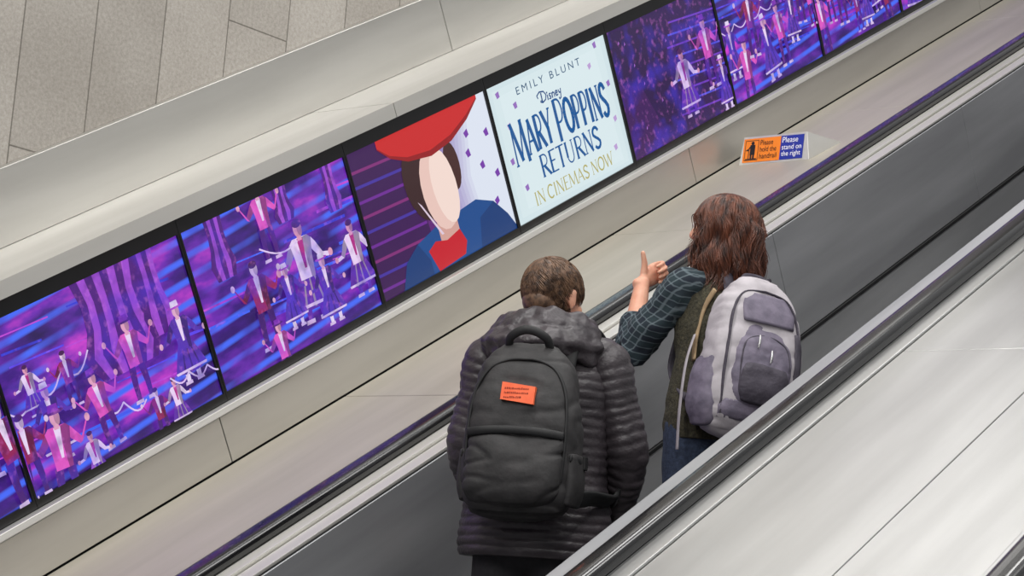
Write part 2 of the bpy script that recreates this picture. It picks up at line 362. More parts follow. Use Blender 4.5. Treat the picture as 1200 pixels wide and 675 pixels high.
# ---------------------------------------------------------------- flat artwork
def clip(poly, w, h):
    for ax, lim, sgn in ((0, 0, 1), (0, w, -1), (1, 0, 1), (1, h, -1)):
        out = []
        for i in range(len(poly)):
            a, b_ = poly[i], poly[(i+1) % len(poly)]
            da, db = (a[ax]-lim)*sgn, (b_[ax]-lim)*sgn
            if da >= 0: out.append(a)
            if (da >= 0) != (db >= 0):
                t = da/(da-db); out.append((a[0]+(b_[0]-a[0])*t, a[1]+(b_[1]-a[1])*t))
        poly = out
        if len(poly) < 3: return []
    return poly
class Art:
    def __init__(s, w, h, dz=.00006): s.w, s.h, s.L, s.n, s.dz, s.tint = w, h, [], 0, dz, 0
    def add(s, polys, col):
        if s.tint: col = tuple(c*(1-s.tint) + t*s.tint for c, t in zip(col, (120, 50, 200)))
        s.n += 1; c = lin(col)
        for p in polys:
            q = clip([tuple(v) for v in p], s.w, s.h)
            if len(q) >= 3: s.L.append((q, c, s.n))
    def p(s, pts, col): s.add([[(x*s.w, y*s.h) for x, y in pts]], col)
    def e(s, x, y, rx, ry, col, rot=0, n=20):
        pts = []
        for k in range(n):
            a = 2*PI*k/n; dx, dy = rx*s.h*math.cos(a), ry*s.h*math.sin(a)
            pts.append((x*s.w + dx*math.cos(rot)-dy*math.sin(rot), y*s.h + dx*math.sin(rot)+dy*math.cos(rot)))
        s.add([pts], col)
    def line(s, pts, wd, col): s.add(strokes(pts, wd), col)
    def build(s, name, parent, mp, mat):
        bm = B(); cl = bm.loops.layers.float_color.new('Col')
        for q, c, i in s.L:
            try: f = bm.faces.new([bm.verts.new(mp(x, y, i*s.dz)) for x, y in q])
            except ValueError: continue
            for l in f.loops: l[cl] = (*c, 1)
        return obj(name, bm, mat, parent, keep=True)
def strokes(pts, wd, wd2=None):
    out = []; n = len(pts)-1
    for i in range(n):
        a, b_ = V(pts[i]), V(pts[i+1]); d = b_-a
        if d.length < 1e-6: continue
        d.normalize(); w0 = wd/2; nn = V((-d.y, d.x))*w0
        e0 = d*(w0*.35)
        out.append([a+nn-e0, b_+nn+e0, b_-nn+e0, a-nn-e0])
    return out
def text2d(body, width=None, height=None, spacing=1.0):
    cu = bpy.data.curves.new('t', 'FONT'); cu.body = body; cu.space_character = spacing; cu.resolution_u = 3
    o = bpy.data.objects.new('t', cu); COL.objects.link(o)
    bpy.context.view_layer.update(); dg = bpy.context.evaluated_depsgraph_get()
    me = bpy.data.meshes.new_from_object(o.evaluated_get(dg))
    xs = [v.co.x for v in me.vertices]; ys = [v.co.y for v in me.vertices]
    x0, x1, y0, y1 = min(xs), max(xs), min(ys), max(ys)
    sx = width/(x1-x0) if width else height/(y1-y0); sy = height/(y1-y0) if height else sx
    polys = [[((me.vertices[i].co.x-x0)*sx, (me.vertices[i].co.y-y0)*sy) for i in p.vertices] for p in me.polygons]
    bpy.data.objects.remove(o); bpy.data.curves.remove(cu); bpy.data.meshes.remove(me)
    return polys, (x1-x0)*sx, (y1-y0)*sy
def shift(polys, dx, dy): return [[(x+dx, y+dy) for x, y in p] for p in polys]
def arc(cx, cy, rx, ry, a0, a1, n=10): return [(cx+rx*math.cos(R(a0+(a1-a0)*k/n)), cy+ry*math.sin(R(a0+(a1-a0)*k/n))) for k in range(n+1)]
bowl = lambda x, y0, y1, w: [(x, y1)] + arc(x+w*.45, (y0+y1)/2, w*.55, (y1-y0)/2, 90, -90, 8) + [(x, y0)]
Scur = [(.46, .82)] + arc(.27, .75, .19, .25, 30, 200, 8)[1:] + [(.2, .55), (.36, .42)] + arc(.27, .25, .2, .25, 30, -150, 8)[1:]
GL = {
 'A': (.66, [(0, [(.04, 0), (.32, 1)]), (1, [(.32, 1), (.6, 0)]), (0, [(.14, .36), (.5, .36)])], [(.04, 0), (.6, 0)]),
 'C': (.62, [(1, arc(.33, .5, .28, .5, 50, 310, 16))], [(.52, .87)]),
 'E': (.54, [(1, [(.12, 0), (.12, 1)]), (0, [(.12, 1), (.48, 1)]), (0, [(.12, .52), (.4, .52)]), (0, [(.12, 0), (.5, 0)])], [(.12, 0), (.12, 1)]),
 'I': (.3, [(1, [(.15, 0), (.15, 1)])], [(.15, 0), (.15, 1)]),
 'M': (.86, [(0, [(.08, 0), (.14, 1)]), (1, [(.14, 1), (.43, .08)]), (0, [(.43, .08), (.7, 1)]), (1, [(.7, 1), (.78, 0)])], [(.08, 0), (.78, 0), (.12, 1), (.72, 1)]),
 'N': (.7, [(0, [(.12, 0), (.12, 1)]), (1, [(.12, 1), (.58, 0)]), (0, [(.58, 0), (.58, 1)])], [(.12, 0), (.12, 1), (.58, 1)]),
 'O': (.68, [(1, arc(.34, .5, .28, .5, 0, 360, 22))], []),
 'P': (.58, [(1, [(.14, 0), (.14, 1)]), (0, bowl(.14, .44, 1, .38))], [(.14, 0), (.14, 1)]),
 'R': (.64, [(1, [(.14, 0), (.14, 1)]), (0, bowl(.14, .48, 1, .38)), (1, [(.28, .48), (.6, 0)])], [(.14, 0), (.14, 1), (.6, 0)]),
 'S': (.54, [(1, Scur)], []),
 'T': (.58, [(1, [(.29, 0), (.29, 1)]), (0, [(.03, 1), (.55, 1)])], [(.29, 0)]),
 'U': (.68, [(1, [(.13, 1), (.13, .3)]), (0, arc(.34, .3, .21, .3, 180, 360, 10)), (0, [(.55, .3), (.55, 1)])], [(.13, 1), (.55, 1)]),
 'W': (.9, [(1, [(.05, 1), (.27, 0)]), (0, [(.27, 0), (.45, .95)]), (1, [(.45, .95), (.65, 0)]), (0, [(.65, 0), (.84, 1)])], [(.05, 1), (.84, 1)]),
 'Y': (.64, [(1, [(.05, 1), (.32, .45)]), (0, [(.32, .45), (.6, 1)]), (1, [(.32, .45), (.32, 0)])], [(.05, 1), (.6, 1), (.32, 0)]),
 ' ': (.26, [], [])}
def serif_text(body, x0, y0, width, h, tw=.13, big=None, curve=None, sf=.09):
    adv = [GL[c][0]*(1.25 if big and i in big else 1) for i, c in enumerate(body)]
    k = width/sum(adv); x = x0; out = []
    for i, c in enumerate(body):
        g = GL[c]; m_ = 1.25 if big and i in big else 1; hh = h*m_; yy = y0 + (curve(i/(len(body)-1)) if curve else 0) - (hh-h)*.5
        for th, pts in g[1]:
            q = [(x+px*k*m_, yy+py*hh) for px, py in pts]; out += strokes(q, tw*h*(.75 if th else .36))
        for px, py in g[2]:
            X, Y = x+px*k*m_, yy+py*hh; out += strokes([(X-sf*h, Y), (X+sf*h, Y)], .05*h)
        x += g[0]*k*m_
    return out

# generic dancers, garlands and stage shapes
def dancer(A, x, y, h, kind=0, lean=0):
    pals = [((236, 90, 190), (240, 180, 190), (120, 40, 170), (70, 20, 110)), ((250, 236, 250), (235, 170, 180), (90, 40, 160), (200, 60, 170)),
            ((150, 30, 70), (245, 225, 235), (240, 236, 245), (60, 20, 100)), ((80, 50, 170), (238, 190, 200), (245, 240, 250), (180, 70, 200))]
    a, sk, c, d = pals[kind]; W = A.h/A.w
    dk = tuple(v*.62 for v in a)
    X = lambda u, v: (x + (u*math.cos(lean) - v*math.sin(lean))*h*W, y + (u*math.sin(lean)+v*math.cos(lean))*h)
    for sx in (-1, 1):
        A.p([X(sx*.02, .42), X(sx*.12, .42), X(sx*.13, .2), X(sx*.12, .02), X(sx*.06, .0), X(sx*.05, .2)], c if kind % 2 else d)
        A.p([X(sx*.04, .03), X(sx*.15, .03), X(sx*.16, -.01), X(sx*.04, -.01)], (225, 210, 235))
        up = ((kind+sx) % 2)
        A.p([X(sx*.10, .77), X(sx*.15, .75), X(sx*.19, .70), X(sx*.26, .58+.04*up), X(sx*.22, .53+.04*up), X(sx*.13, .64)], a if sx > 0 else dk)
        A.p([X(sx*.22, .54+.02*up), X(sx*.26, .58), X(sx*.36, .56+.2*up), X(sx*.33, .52+.22*up)], a)
        A.e(*X(sx*.36, .55+.22*up), .03*h, .038*h, sk)
    if kind in (1, 3):
        A.p([X(-.1, .5), X(.1, .5), X(.19, .32), X(.26, .16), X(.1, .11), X(-.1, .11), X(-.26, .16), X(-.19, .32)], c if kind == 1 else a)
        for j in (-1, 0, 1): A.p([X(j*.05, .5), X(j*.05+.015, .5), X(j*.13+.03, .13), X(j*.13, .13)], dk)
        A.p([X(-.26, .17), X(.26, .17), X(.25, .14), X(-.25, .14)], (235, 220, 245))
    A.p([X(-.10, .79), X(.10, .79), X(.145, .75), X(.115, .6), X(.1, .4), X(-.1, .4), X(-.115, .6), X(-.145, .75)], a)
    A.p([X(.02, .78), X(.10, .79), X(.145, .75), X(.115, .6), X(.1, .4), X(.05, .4)], dk)
    A.p([X(-.04, .78), X(.04, .78), X(.015, .5), X(-.015, .5)], (250, 240, 250) if kind != 1 else (180, 40, 120))
    A.p([X(-.03, .82), X(.03, .82), X(.03, .76), X(-.03, .76)], sk)
    A.e(*X(0, .87), .058*h, .078*h, sk); A.e(*X(.025, .865), .032*h, .066*h, tuple(v*.78 for v in sk))
    if kind in (0, 3):
        A.e(*X(0, .92), .12*h, .025*h, d, lean); A.p([X(-.065, .92), X(.065, .92), X(.055, .99), X(-.055, .99)], c)
    else:
        A.e(*X(0, .92), .062*h, .04*h, (60, 20, 60), lean)
def garland(A, x0, y0, x1, y1, n, sag, col=(240, 225, 250), wd=.006):
    for i in range(n):
        pts = []
        for k in range(9):
            t = (i+k/8)/n; pts.append(((x0+(x1-x0)*t)*A.w, (y0+(y1-y0)*t - sag*math.sin(PI*k/8))*A.h))
        A.line(pts, wd, col)
def stripes(A, x, y0, y1, w, n, c1=(160, 76, 205), c2=(70, 20, 110), fl=.6):
    for i in range(n):
        a, b_ = i/n, (i+1)/n; c = c1 if i % 2 else c2
        for j in range(4):
            ya, yb = y0+(y1-y0)*j/4, y0+(y1-y0)*(j+1)/4
            fa, fb = 1+(fl-1)*j/4 + .12*math.sin(j*1.9), 1+(fl-1)*(j+1)/4 + .12*math.sin((j+1)*1.9)
            if j == 0: fa *= .75
            A.p([(x+(a-.5)*w*fa, ya), (x+(b_-.5)*w*fa, ya), (x+(b_-.5)*w*fb, yb), (x+(a-.5)*w*fb, yb)], c)
PH = .8775; BD0 = 5.683
def purple_art(A, k):
    rnd = random.Random(40+k); A.tint = .05
    for i in range(14):
        y = rnd.uniform(.2, .97); x = rnd.uniform(-.1, .9); l = rnd.uniform(.15, .45); th = rnd.uniform(.008, .02)
        A.p([(x, y), (x+l, y-.02), (x+l, y-.02-th), (x, y-th)], rnd.choice([(60, 100, 245), (90, 70, 235), (50, 60, 210), (190, 70, 210)]))
    A.tint = .15
    if k == -2:
        stripes(A, .60, .40, 1.0, .38, 9, fl=.8); stripes(A, .80, .5, 1.0, .15, 4)
        garland(A, -.02, .52, .42, .62, 3, .08); garland(A, .4, .3, .62, .2, 2, .06)
        dancer(A, .30, .36, .34, 2); dancer(A, .12, .42, .3, 1)
        dancer(A, .62, .20, .52, 0); dancer(A, .88, .16, .50, 3); dancer(A, .17, .12, .46, 3)
        dancer(A, .42, .05, .48, 0, .1); dancer(A, .14, -.17, .62, 0, -.1); dancer(A, .02, .0, .5, 2); dancer(A, .66, -.08, .34, 2); dancer(A, .76, -.04, .3, 1); dancer(A, .30, -.12, .34, 1)
        garland(A, .75, .25, 1.05, .2, 3, .05)
    elif k == -1:
        stripes(A, .18, .62, 1.0, .14, 5); stripes(A, .58, .78, 1.0, .12, 5); stripes(A, .88, .7, 1.0, .1, 4)
        dancer(A, .45, .60, .5, 0); dancer(A, .32, .10, .58, 2); dancer(A, .60, .12, .68, 1, -.05); dancer(A, .92, .12, .52, 1)
        garland(A, .38, .70, .6, .64, 1, .05); dancer(A, .36, -.16, .42, 0); dancer(A, .48, .14, .42, 3); dancer(A, .70, .05, .46, 3)
    elif k == 2:
        A.tint = 0
        A.p([(0, 0), (1, 0), (1, 1), (0, 1)], (50, 22, 82)); A.p([(0, .1), (.5, .05), (.45, .9), (0, 1)], (44, 20, 74)); A.p([(0, .0), (.35, .0), (.2, .5), (0, .6)], (62, 26, 90))
        A.tint = .2
        for i in range(9): A.p([(.5+.03*(i % 3), .15+.09*i), (1, .10+.09*i), (1, .085+.09*i), (.5+.03*(i % 3), .135+.09*i)], [(110, 60, 190), (70, 90, 225)][i % 2])
        for i in range(20): A.p([(x0 := rnd.uniform(.02, .98), y0 := rnd.uniform(.05, .95)), (x0+.012, y0+.01), (x0+.008, y0+.03)], (190, 130, 220))
        dancer(A, .60, .1, .56, 1); dancer(A, .86, .22, .6, 0); dancer(A, .95, .0, .45, 3)
    else:
        stripes(A, rnd.uniform(.15, .8), .6, 1, .2, 7)
        garland(A, 0, .6, .6, .66, 4, .06)
        for i in range(8): dancer(A, .06+.13*i + rnd.uniform(-.03, .03), rnd.uniform(-.1, .4), rnd.uniform(.42, .62), rnd.randrange(4), rnd.uniform(-.12, .12))
    A.tint = 0
labels = {
 -3: 'screen with purple dance scene, cut off at the lower left corner of the photo',
 -2: 'screen showing crowded purple dance show, large and leftmost of the whole screens',
 -1: 'screen with purple stage scene, directly left of the red hat poster screen',
 0: 'screen showing a portrait with wide red hat and navy coat',
 1: 'white screen with blue film title lettering',
 2: 'mostly dark purple screen directly right of the white title screen',
 3: 'bright crowded purple screen, second after the white title screen',
 4: 'purple dance screen above the handrail sign, third after the white title screen',
 5: 'last purple screen, cut off by the top right of the photo',
}
for k in range(-3, 7):
    s = BD0 + PH*k
    if k == 6:
        t = sthing('digital_screen', 'digital screen in the row beyond the top edge of the photo', 'screen', s, 1.345, .145)
    else:
        t = sthing('digital_screen', labels[k], 'screen', s, 1.345, .145)
    off = OFF.pop(t.name)
    bm = B(); w = PH
    box(bm, .001, w-.001, 0, .02, 0, .028); box(bm, .001, w-.001, 0, .02, .597, .648)
    box(bm, .001, .009, 0, .02, .028, .597); box(bm, w-.009, w-.001, 0, .02, .028, .597)
    obj('bezel', bm, m_black, t)
    W, H = w-.018, .569
    bm = B(); box(bm, .009, w-.009, .008, .018, .028, .597); obj('display', bm, m_stage, t)
    A = Art(W, H)
    if k == 0:
        # plain stand-in picture: simple colour shapes only
        A.p([(0, 0), (1, 0), (1, 1), (0, 1)], (96, 36, 120)); A.p([(0, 0), (.42, 0), (.38, 1), (0, 1)], (60, 20, 84))
        for i in range(9): A.p([(0, .08+.1*i), (.4, .06+.1*i), (.4, .04+.1*i), (0, .06+.1*i)], [(110, 40, 150), (70, 50, 160), (130, 44, 120)][i % 3])
        n_ = 14
        for i in range(n_):
            t_ = i/(n_-1); x_ = .48 + .32*t_; A.p([(x_, 0), (1, 0), (1, 1), (x_+.06, 1), (x_-.03, .5)], tuple(a_ + (b_-a_)*t_ for a_, b_ in zip((110, 80, 160), (224, 231, 245))))
        A.e(.42, .60, .16, .26, (58, 32, 34), .2); A.e(.66, .62, .08, .17, (70, 38, 36))
        A.p([(.14, 0), (.20, .16), (.30, .24), (.44, .29), (.60, .31), (.76, .33), (.88, .26), (.96, .13), (1.0, .03), (1, 0)], (26, 76, 142))
        A.p([(.14, 0), (.20, .16), (.30, .24), (.36, .10), (.36, 0)], (20, 60, 120)); A.p([(.72, 0), (.76, .2), (.88, .26), (.96, .13), (1, .03), (1, 0)], (20, 60, 120))
        A.p([(.46, .36), (.60, .34), (.60, .18), (.46, .16)], (214, 164, 154))
        A.e(.53, .52, .17, .29, (236, 200, 190), .08); A.e(.575, .52, .125, .265, (247, 222, 212), .08)
        A.p([(.36, .16), (.42, .20), (.50, .17), (.60, .20), (.63, .10), (.60, .02), (.40, .0)], (200, 26, 44))
        A.p([(.20, .94), (.27, .85), (.38, .78), (.54, .745), (.70, .78), (.84, .87), (.94, .97), (.94, 1.0), (.20, 1.0)], (150, 18, 26))
        A.p([(.20, .95), (.27, .87), (.38, .81), (.54, .785), (.70, .82), (.84, .90), (.94, .98), (.94, 1.0), (.20, 1.0)], (204, 36, 38))
        for x, y, a in ((.86, .5, .4), (.9, .22, 1), (.94, .7, .2), (.8, .75, .8), (.95, .4, .5), (.78, .62, .3)): A.p([(x, y), (x+.025, y+.02*a), (x+.02, y+.06), (x-.01, y+.04)], (120, 60, 170))
        A.p([(.37, .50), (.39, .47), (.49, .22), (.475, .22)], (225, 205, 225))
    elif k == 1:
        A.p([(0, 0), (1, 0), (1, 1), (0, 1)], (212, 230, 235)); A.p([(.04, .04), (.97, .03), (.96, .97), (.04, .96)], (217, 234, 238)); A.p([(.10, .08), (.93, .06), (.90, .93), (.09, .91)], (221, 237, 241))
        for x, y, a in ((.07, .9, .4), (.1, .66, 1), (.9, .93, .2), (.93, .35, .8), (.12, .2, .5), (.88, .15, .6), (.06, .42, .3), (.94, .62, .4), (.18, .78, .3), (.82, .80, .9)): A.p([(x, y), (x+.022, y+.02*a), (x+.02, y+.05), (x-.008, y+.04)], (150, 110, 190) if a < .6 else (190, 160, 215))
        tx, tw_, th_ = text2d('EMILY BLUNT', width=.54*W, height=.055*H, spacing=1.45); A.add(shift(tx, .22*W, .865*H), (44, 84, 120))
        x0, y0, hh = .385*W, .735*H, .072*H
        blue = (34, 74, 130); sc = []
        D = lambda pts: [(x0+px*hh, y0+py*hh) for px, py in pts]
        sc += strokes(D([(-.35, .55), (-.45, .85), (.1, 1.12), (.75, 1.0), (1.05, .6), (.85, .15), (.3, -.02), (-.05, .12), (.1, .25)]), .006); sc += strokes(D([(.28, .95), (.25, .0)]), .008)
        sc += strokes(D([(1.25, .5), (1.25, 0)]), .007); sc += strokes(D([(1.24, .68), (1.27, .78)]), .008)
        sc += strokes(D([(1.85, .5), (1.6, .5), (1.55, .32), (1.82, .2), (1.75, .02), (1.48, .05)]), .006)
        sc += strokes(D([(2.05, 0), (2.05, .5)]), .007); sc += strokes(D([(2.05, .35), (2.25, .52), (2.42, .4), (2.42, 0)]), .006)
        sc += strokes(D([(2.62, .26), (3.0, .3), (2.92, .52), (2.68, .46), (2.62, .2), (2.8, 0), (3.05, .08)]), .006)
        sc += strokes(D([(3.2, .5), (3.28, .2), (3.5, .15)]), .006); sc += strokes(D([(3.62, .52), (3.4, -.35), (3.15, -.45), (3.1, -.25)]), .006)
        A.add(sc, blue)
        A.add(serif_text('MARY POPPINS', .09*W, .425*H, .82*W, .24*H, .19, big=(0, 5), curve=lambda t: .02*H*math.sin(PI*t), sf=.06), (34, 90, 152))
        A.add(serif_text('RETURNS', .26*W, .235*H, .52*W, .155*H, .20), (34, 90, 152))
        A.add(serif_text('IN CINEMAS NOW', .16*W, .07*H, .68*W, .095*H, .17), (180, 172, 104))
    else:
        purple_art(A, k)
    A.build('picture', t, lambda x, y, d: (.009+x, .0078-d, .028+y), m_art if k in (0, 1) else m_art2)

# ---------------------------------------------------------------- deck sign
sg = thing('handrail_sign', 'small wedge sign on the steel deck, half orange and half blue', 'sign', P(8.07, 1.075, -.05))
bm = B()
f0 = [(0, -.192, 0), (0, .172, 0), (.014, .160, .132), (.014, -.168, .132)]
k0 = [(.225, -.225, .130), (.225, .176, .130), (.225, .162, .1305), (.225, -.205, .1305)]
a = [bm.verts.new(v) for v in f0]; c = [bm.verts.new(v) for v in k0]
bm.faces.new(a); bm.faces.new(c[::-1])
for i in range(4): bm.faces.new((a[i], c[i], c[(i+1) % 4], a[(i+1) % 4]))
bevel(bm, .003, 2); obj('wedge_body', bm, m_ledge, sg)
SW, SH = .312, .112
A = Art(SW, SH, .0002); orange = (240, 132, 36); blue = (38, 52, 150)
A.p([(0, 0), (.62, 0), (.62, 1), (0, 1)], orange); A.p([(.62, 0), (1, 0), (1, 1), (.62, 1)], blue)
blk = (24, 20, 18)
bw = .010
A.line([(bw, bw), (bw+.068, bw), (bw+.068, bw+.092), (bw, bw+.092), (bw, bw)], .003, blk)
A.e((bw+.038)/SW, .80, .075, .075, blk)
A.add([[(.036, .034), (.062, .034), (.062, .082), (.036, .082)], [(.038, .016), (.047, .016), (.047, .036), (.038, .036)], [(.051, .016), (.060, .016), (.060, .036), (.051, .036)]], blk)
A.line([(.038, .075), (.026, .058), (.020, .060)], .006, blk); A.line([(.016, .057), (.030, .057), (.030, .017)], .004, blk); A.line([(.016, .015), (.072, .015)], .005, blk)
for i, w_ in enumerate(('Please', 'hold the', 'handrail')):
    tx, tw_, th_ = text2d(w_, width=(.066, .086, .090)[i], height=.024); A.add(shift(tx, .088, .078-.032*i), blk)
for i, w_ in enumerate(('Please', 'stand on', 'the right')):
    tx, tw_, th_ = text2d(w_, width=(.080, .100, .098)[i], height=(.026, .024, .030)[i]); A.add(shift(tx, .203, (.079, .046, .009)[i]), (245, 245, 250))
o = A.build('face_print', sg, lambda x, y, d: (.014*(y+.010)/.132-.0014-d, .156 - x, y+.010), m_paint)

# ---------------------------------------------------------------- people
def frame_head(c, yaw, pitch=0, roll=0):
    m = Matrix.Rotation(yaw, 3, 'Z') @ Matrix.Rotation(pitch, 3, 'Y') @ Matrix.Rotation(roll, 3, 'X')
    return lambda p: V(c) + m @ V(p), m
def add_head(bm, T, m, neck_to, k=1.):
    s = lambda r: tuple(x*k for x in r)
    def E(c, r, rot=None): ell(bm, T(tuple(x*k for x in c)), s(r), m @ rot if rot else m)
    E((-.012, 0, .025), (.098, .077, .090))
    tube(bm, [(T((.012*k, 0, .03*k)), .075*k, .066*k), (T((.022*k, 0, -.03*k)), .068*k, .06*k), (T((.034*k, 0, -.075*k)), .05*k, .048*k), (T((.042*k, 0, -.1*k)), .032*k, .034*k)], ref=m @ V((1, 0, 0)))
    E((.070, 0, -.096), (.020, .022, .018)); E((.074, 0, .034), (.020, .050, .012))
    for sy in (-1, 1):
        E((.062, sy*.04, -.02), (.024, .02, .02)); E((.03, sy*.05, -.07), (.04, .018, .022))
        er = Matrix.Rotation(R(-12)*1, 3, 'Y') @ Matrix.Rotation(R(18)*sy, 3, 'Z')
        E((-.008, sy*.080, -.005), (.017, .006, .031), er); E((-.012, sy*.084, .012), (.015, .005, .014), er); E((-.004, sy*.078, -.03), (.008, .006, .01), er)
    tube(bm, [(T((.086*k, 0, .022*k)), .008*k), (T((.099*k, 0, 0)), .010*k), (T((.109*k, 0, -.018*k)), .0125*k), (T((.098*k, 0, -.026*k)), .012*k)], ref=m @ V((0, 1, 0)), n=12)
    for sy in (-1, 1): E((.094, sy*.012, -.024), (.012, .008, .008))
    E((.086, 0, -.052), (.013, .022, .006)); E((.085, 0, -.063), (.012, .019, .006))
    tube(bm, [(T((-.022*k, 0, -.02*k)), .056*k, .052*k), (T((-.03*k, 0, -.10*k)), .056*k, .055*k), (V(neck_to), .062*k, .07*k)], ref=m @ V((1, 0, 0)))
def face_parts(t, T, m, k=1., brow=None):
    for sy in (-1, 1):
        bm = B(); ell(bm, T((.079*k, sy*.031*k, .012*k)), (.0135*k,)*3); e = obj('eye', bm, m_eye, t, True)
        bm = B(); ell(bm, T((.0895*k, sy*.032*k, .012*k)), (.0045*k, .006*k, .006*k), m, 12); obj('iris', bm, m_iris, e, True)
        bm = B(); tube(bm, [(T((.088*k, sy*.014*k, .032*k)), .003), (T((.088*k, sy*.032*k, .038*k)), .004), (T((.076*k, sy*.052*k, .031*k)), .002)], n=8); obj('eyebrow', bm, brow, t, True)
    bm = B(); tube(bm, [(T((.088*k, -.022*k, -.058*k)), .003), (T((.0985*k, 0, -.055*k)), .0062), (T((.088*k, .022*k, -.058*k)), .003)], ref=(0, 0, 1), n=10); obj('lips', bm, m_lip, t, True)
def hand(bm, W, D, T_, side, curls, thumb=(.3, .3), thumb_up=.5, k=1., tl=1.):
    """W wrist, D finger direction, T_ toward the thumb; N = palm normal"""
    D = V(D).normalized(); T_ = V(T_); T_ = (T_ - D*T_.dot(D)).normalized()
    N = D.cross(T_)*side; W = V(W)
    tube(bm, [(W - D*.03*k, .022*k, .027*k), (W, .020*k, .026*k), (W+D*.035*k, .017*k, .036*k), (W+D*.075*k, .015*k, .041*k), (W+D*.09*k, .012*k, .038*k)], ref=N, n=16)
    for i, (o_, L) in enumerate(zip((.031, .0105, -.0105, -.030), (.95, 1.08, 1.0, .8))):
        p = W + D*(.088*k - (.006*k if i == 3 else 0)) + T_*o_*k; a = 0; pts = [(p - D*.02*k, .010*k)]; pts.append((p, .0098*k))
        for seg, rr, cu in zip((.043, .026, .021), (.0092, .0084, .0074), curls[i]):
            a += cu; d = D*math.cos(a) + N*math.sin(a); p = p + d*seg*L*k; pts.append((p, rr*k))
        tube(bm, pts, n=10, sub=3, ref=T_)
    p = W + D*.022*k + T_*.022*k; d = (T_*.75*thumb_up*1.6 + D*.6 + N*.25).normalized(); pts = [(p, .015*k)]
    for seg, rr, cu in zip((.040, .030, .025), (.0125, .0108, .009), (0, *thumb)):
        d = (d*math.cos(cu) + D*math.sin(cu)*.8 + N*math.sin(cu)*.3).normalized(); p = p + d*seg*k*tl; pts.append((p, rr*k))
    tube(bm, pts, n=12, sub=3, ref=N)
def lock(bm, pts, w, n=4):
    ks = [(p, w*(.6 + .4*math.sin(PI*min(1, .15+i/(len(pts)-1)))) * (1 if i < len(pts)-2 else (.75 if i == len(pts)-2 else .25))) for i, p in enumerate(pts)]
    tube(bm, ks, n=n, sub=2, caps=(0, 0))
def puffer(period, amp):
    def f(l, a, p):
        ph = (l + .007*noise.noise(V((math.cos(a)*1.5, math.sin(a)*1.5, l*3))))/period
        return amp*(abs(math.sin(PI*ph))**.5 - .6) + .006*noise.noise(p*12) + .0042*noise.noise(p*42)
    return f

# ======== man in puffer jacket
MX, MZ = 4.10, 1.252
man = thing('person', 'person with short brown hair in dark quilted puffer jacket, seen from behind', 'person', (MX, 0, MZ), (0, 0, R(22)))
T, hm = frame_head((.015, 0, 1.580), R(-24), R(6))
shR, elR, wrR = V((0, -.18, 1.38)), V((.05, -.25, 1.12)), V((.17, -.205, .93))
shL, elL, wrL = V((0, .18, 1.38)), V((.03, .235, 1.11)), V((.16, .20, .93))
bm = B(); add_head(bm, T, hm, (-.02, 0, 1.40))
tube(bm, [((0, 0, .86), .11, .15), ((0, 0, .95), .115, .16), ((0, 0, 1.1), .10, .14), ((0, 0, 1.28), .115, .165), ((-.01, 0, 1.38), .10, .16), ((-.015, 0, 1.44), .06, .08)], n=24)
for sh, el, wr, sy in ((shR, elR, wrR, -1), (shL, elL, wrL, 1)):
    tube(bm, [(sh + V((0, -sy*.04, 0)), .05), (sh, .052), ((sh+el)/2, .045), (el, .037), ((el+wr)/2, .034), (wr, .025)], n=14)
    D = (wr-el).normalized(); hand(bm, wr + D*.01, D, (.6, -sy*.2, .3), sy, [(.35, .4, .3)]*4)
for sy in (-1, 1):
    tube(bm, [((0, sy*.085, .88), .085), ((.0, sy*.09, .7), .075), ((.01, sy*.095, .48), .052), ((-.01, sy*.1, .3), .05), ((-.02, sy*.1, .1), .035)], n=16)
    tube(bm, [((-.05, sy*.1, .045), .035, .035), ((.05, sy*.105, .04), .032, .038), ((.15, sy*.11, .03), .02, .035)], ref=(0, 0, 1), n=12)
body = bake(obj('body', bm, m_skin, man), .0055)
face_parts(man, T, hm, 1, m_hair_m)
bm = B()
tube(bm, [((0, 0, .83), .125, .17), ((0, 0, .93), .125, .17), ((0, 0, 1.0), .12, .165)], n=24)
for sy in (-1, 1): tube(bm, [((0, sy*.085, .88), .105), ((0, sy*.09, .7), .092), ((.01, sy*.095, .48), .072), ((-.01, sy*.1, .3), .068), ((-.02, sy*.1, .07), .06)], n=20, sub=10, puff=lambda l, a, p: .006*noise.noise(p*12))
bake(obj('trousers', bm, m_trs, man), .008)
for sy in (-1, 1):
    bm = B(); tube(bm, [((-.07, sy*.1, .055), .05, .042), ((.04, sy*.105, .052), .048, .048), ((.15, sy*.11, .035), .033, .046), ((.185, sy*.112, .028), .024, .035)], ref=(0, 0, 1), n=16); 
    for v in bm.verts: v.co.z = max(v.co.z, .002)
    obj('shoe', bm, m_shoe, man, True)
# jacket
bm = B()
tube(bm, [((.0, 0, .79), .160, .226), ((.0, 0, .85), .168, .234), ((0, 0, .95), .160, .220), ((0, 0, 1.08), .148, .203), ((-.005, 0, 1.22), .145, .207), ((-.01, 0, 1.32), .137, .208), ((-.012, 0, 1.385), .115, .184), ((-.015, 0, 1.43), .090, .130), ((-.015, 0, 1.47), .078, .09)], n=64, sub=22, puff=puffer(.028, .0062), caps=(0, 1))
jk = obj('jacket', bm, m_puff, man, True)
for sh, el, wr, sy in ((shR, elR, wrR, -1), (shL, elL, wrL, 1)):
    bm = B(); tube(bm, [(sh + V((0, -sy*.06, .01)), .072), (sh, .075), ((sh*.5+el*.5), .073), (el, .066), ((el+wr)/2, .060), (wr + (wr-el)*.03, .046)], n=36, sub=26, puff=puffer(.028, .006), cl=.7)
    obj('sleeve', bm, m_puff, jk, True)
bm = B()
pf = lambda l, a, p: .013*noise.noise(p*16) + .009*noise.noise(p*36) + .004*math.sin(a*5)
hp = []
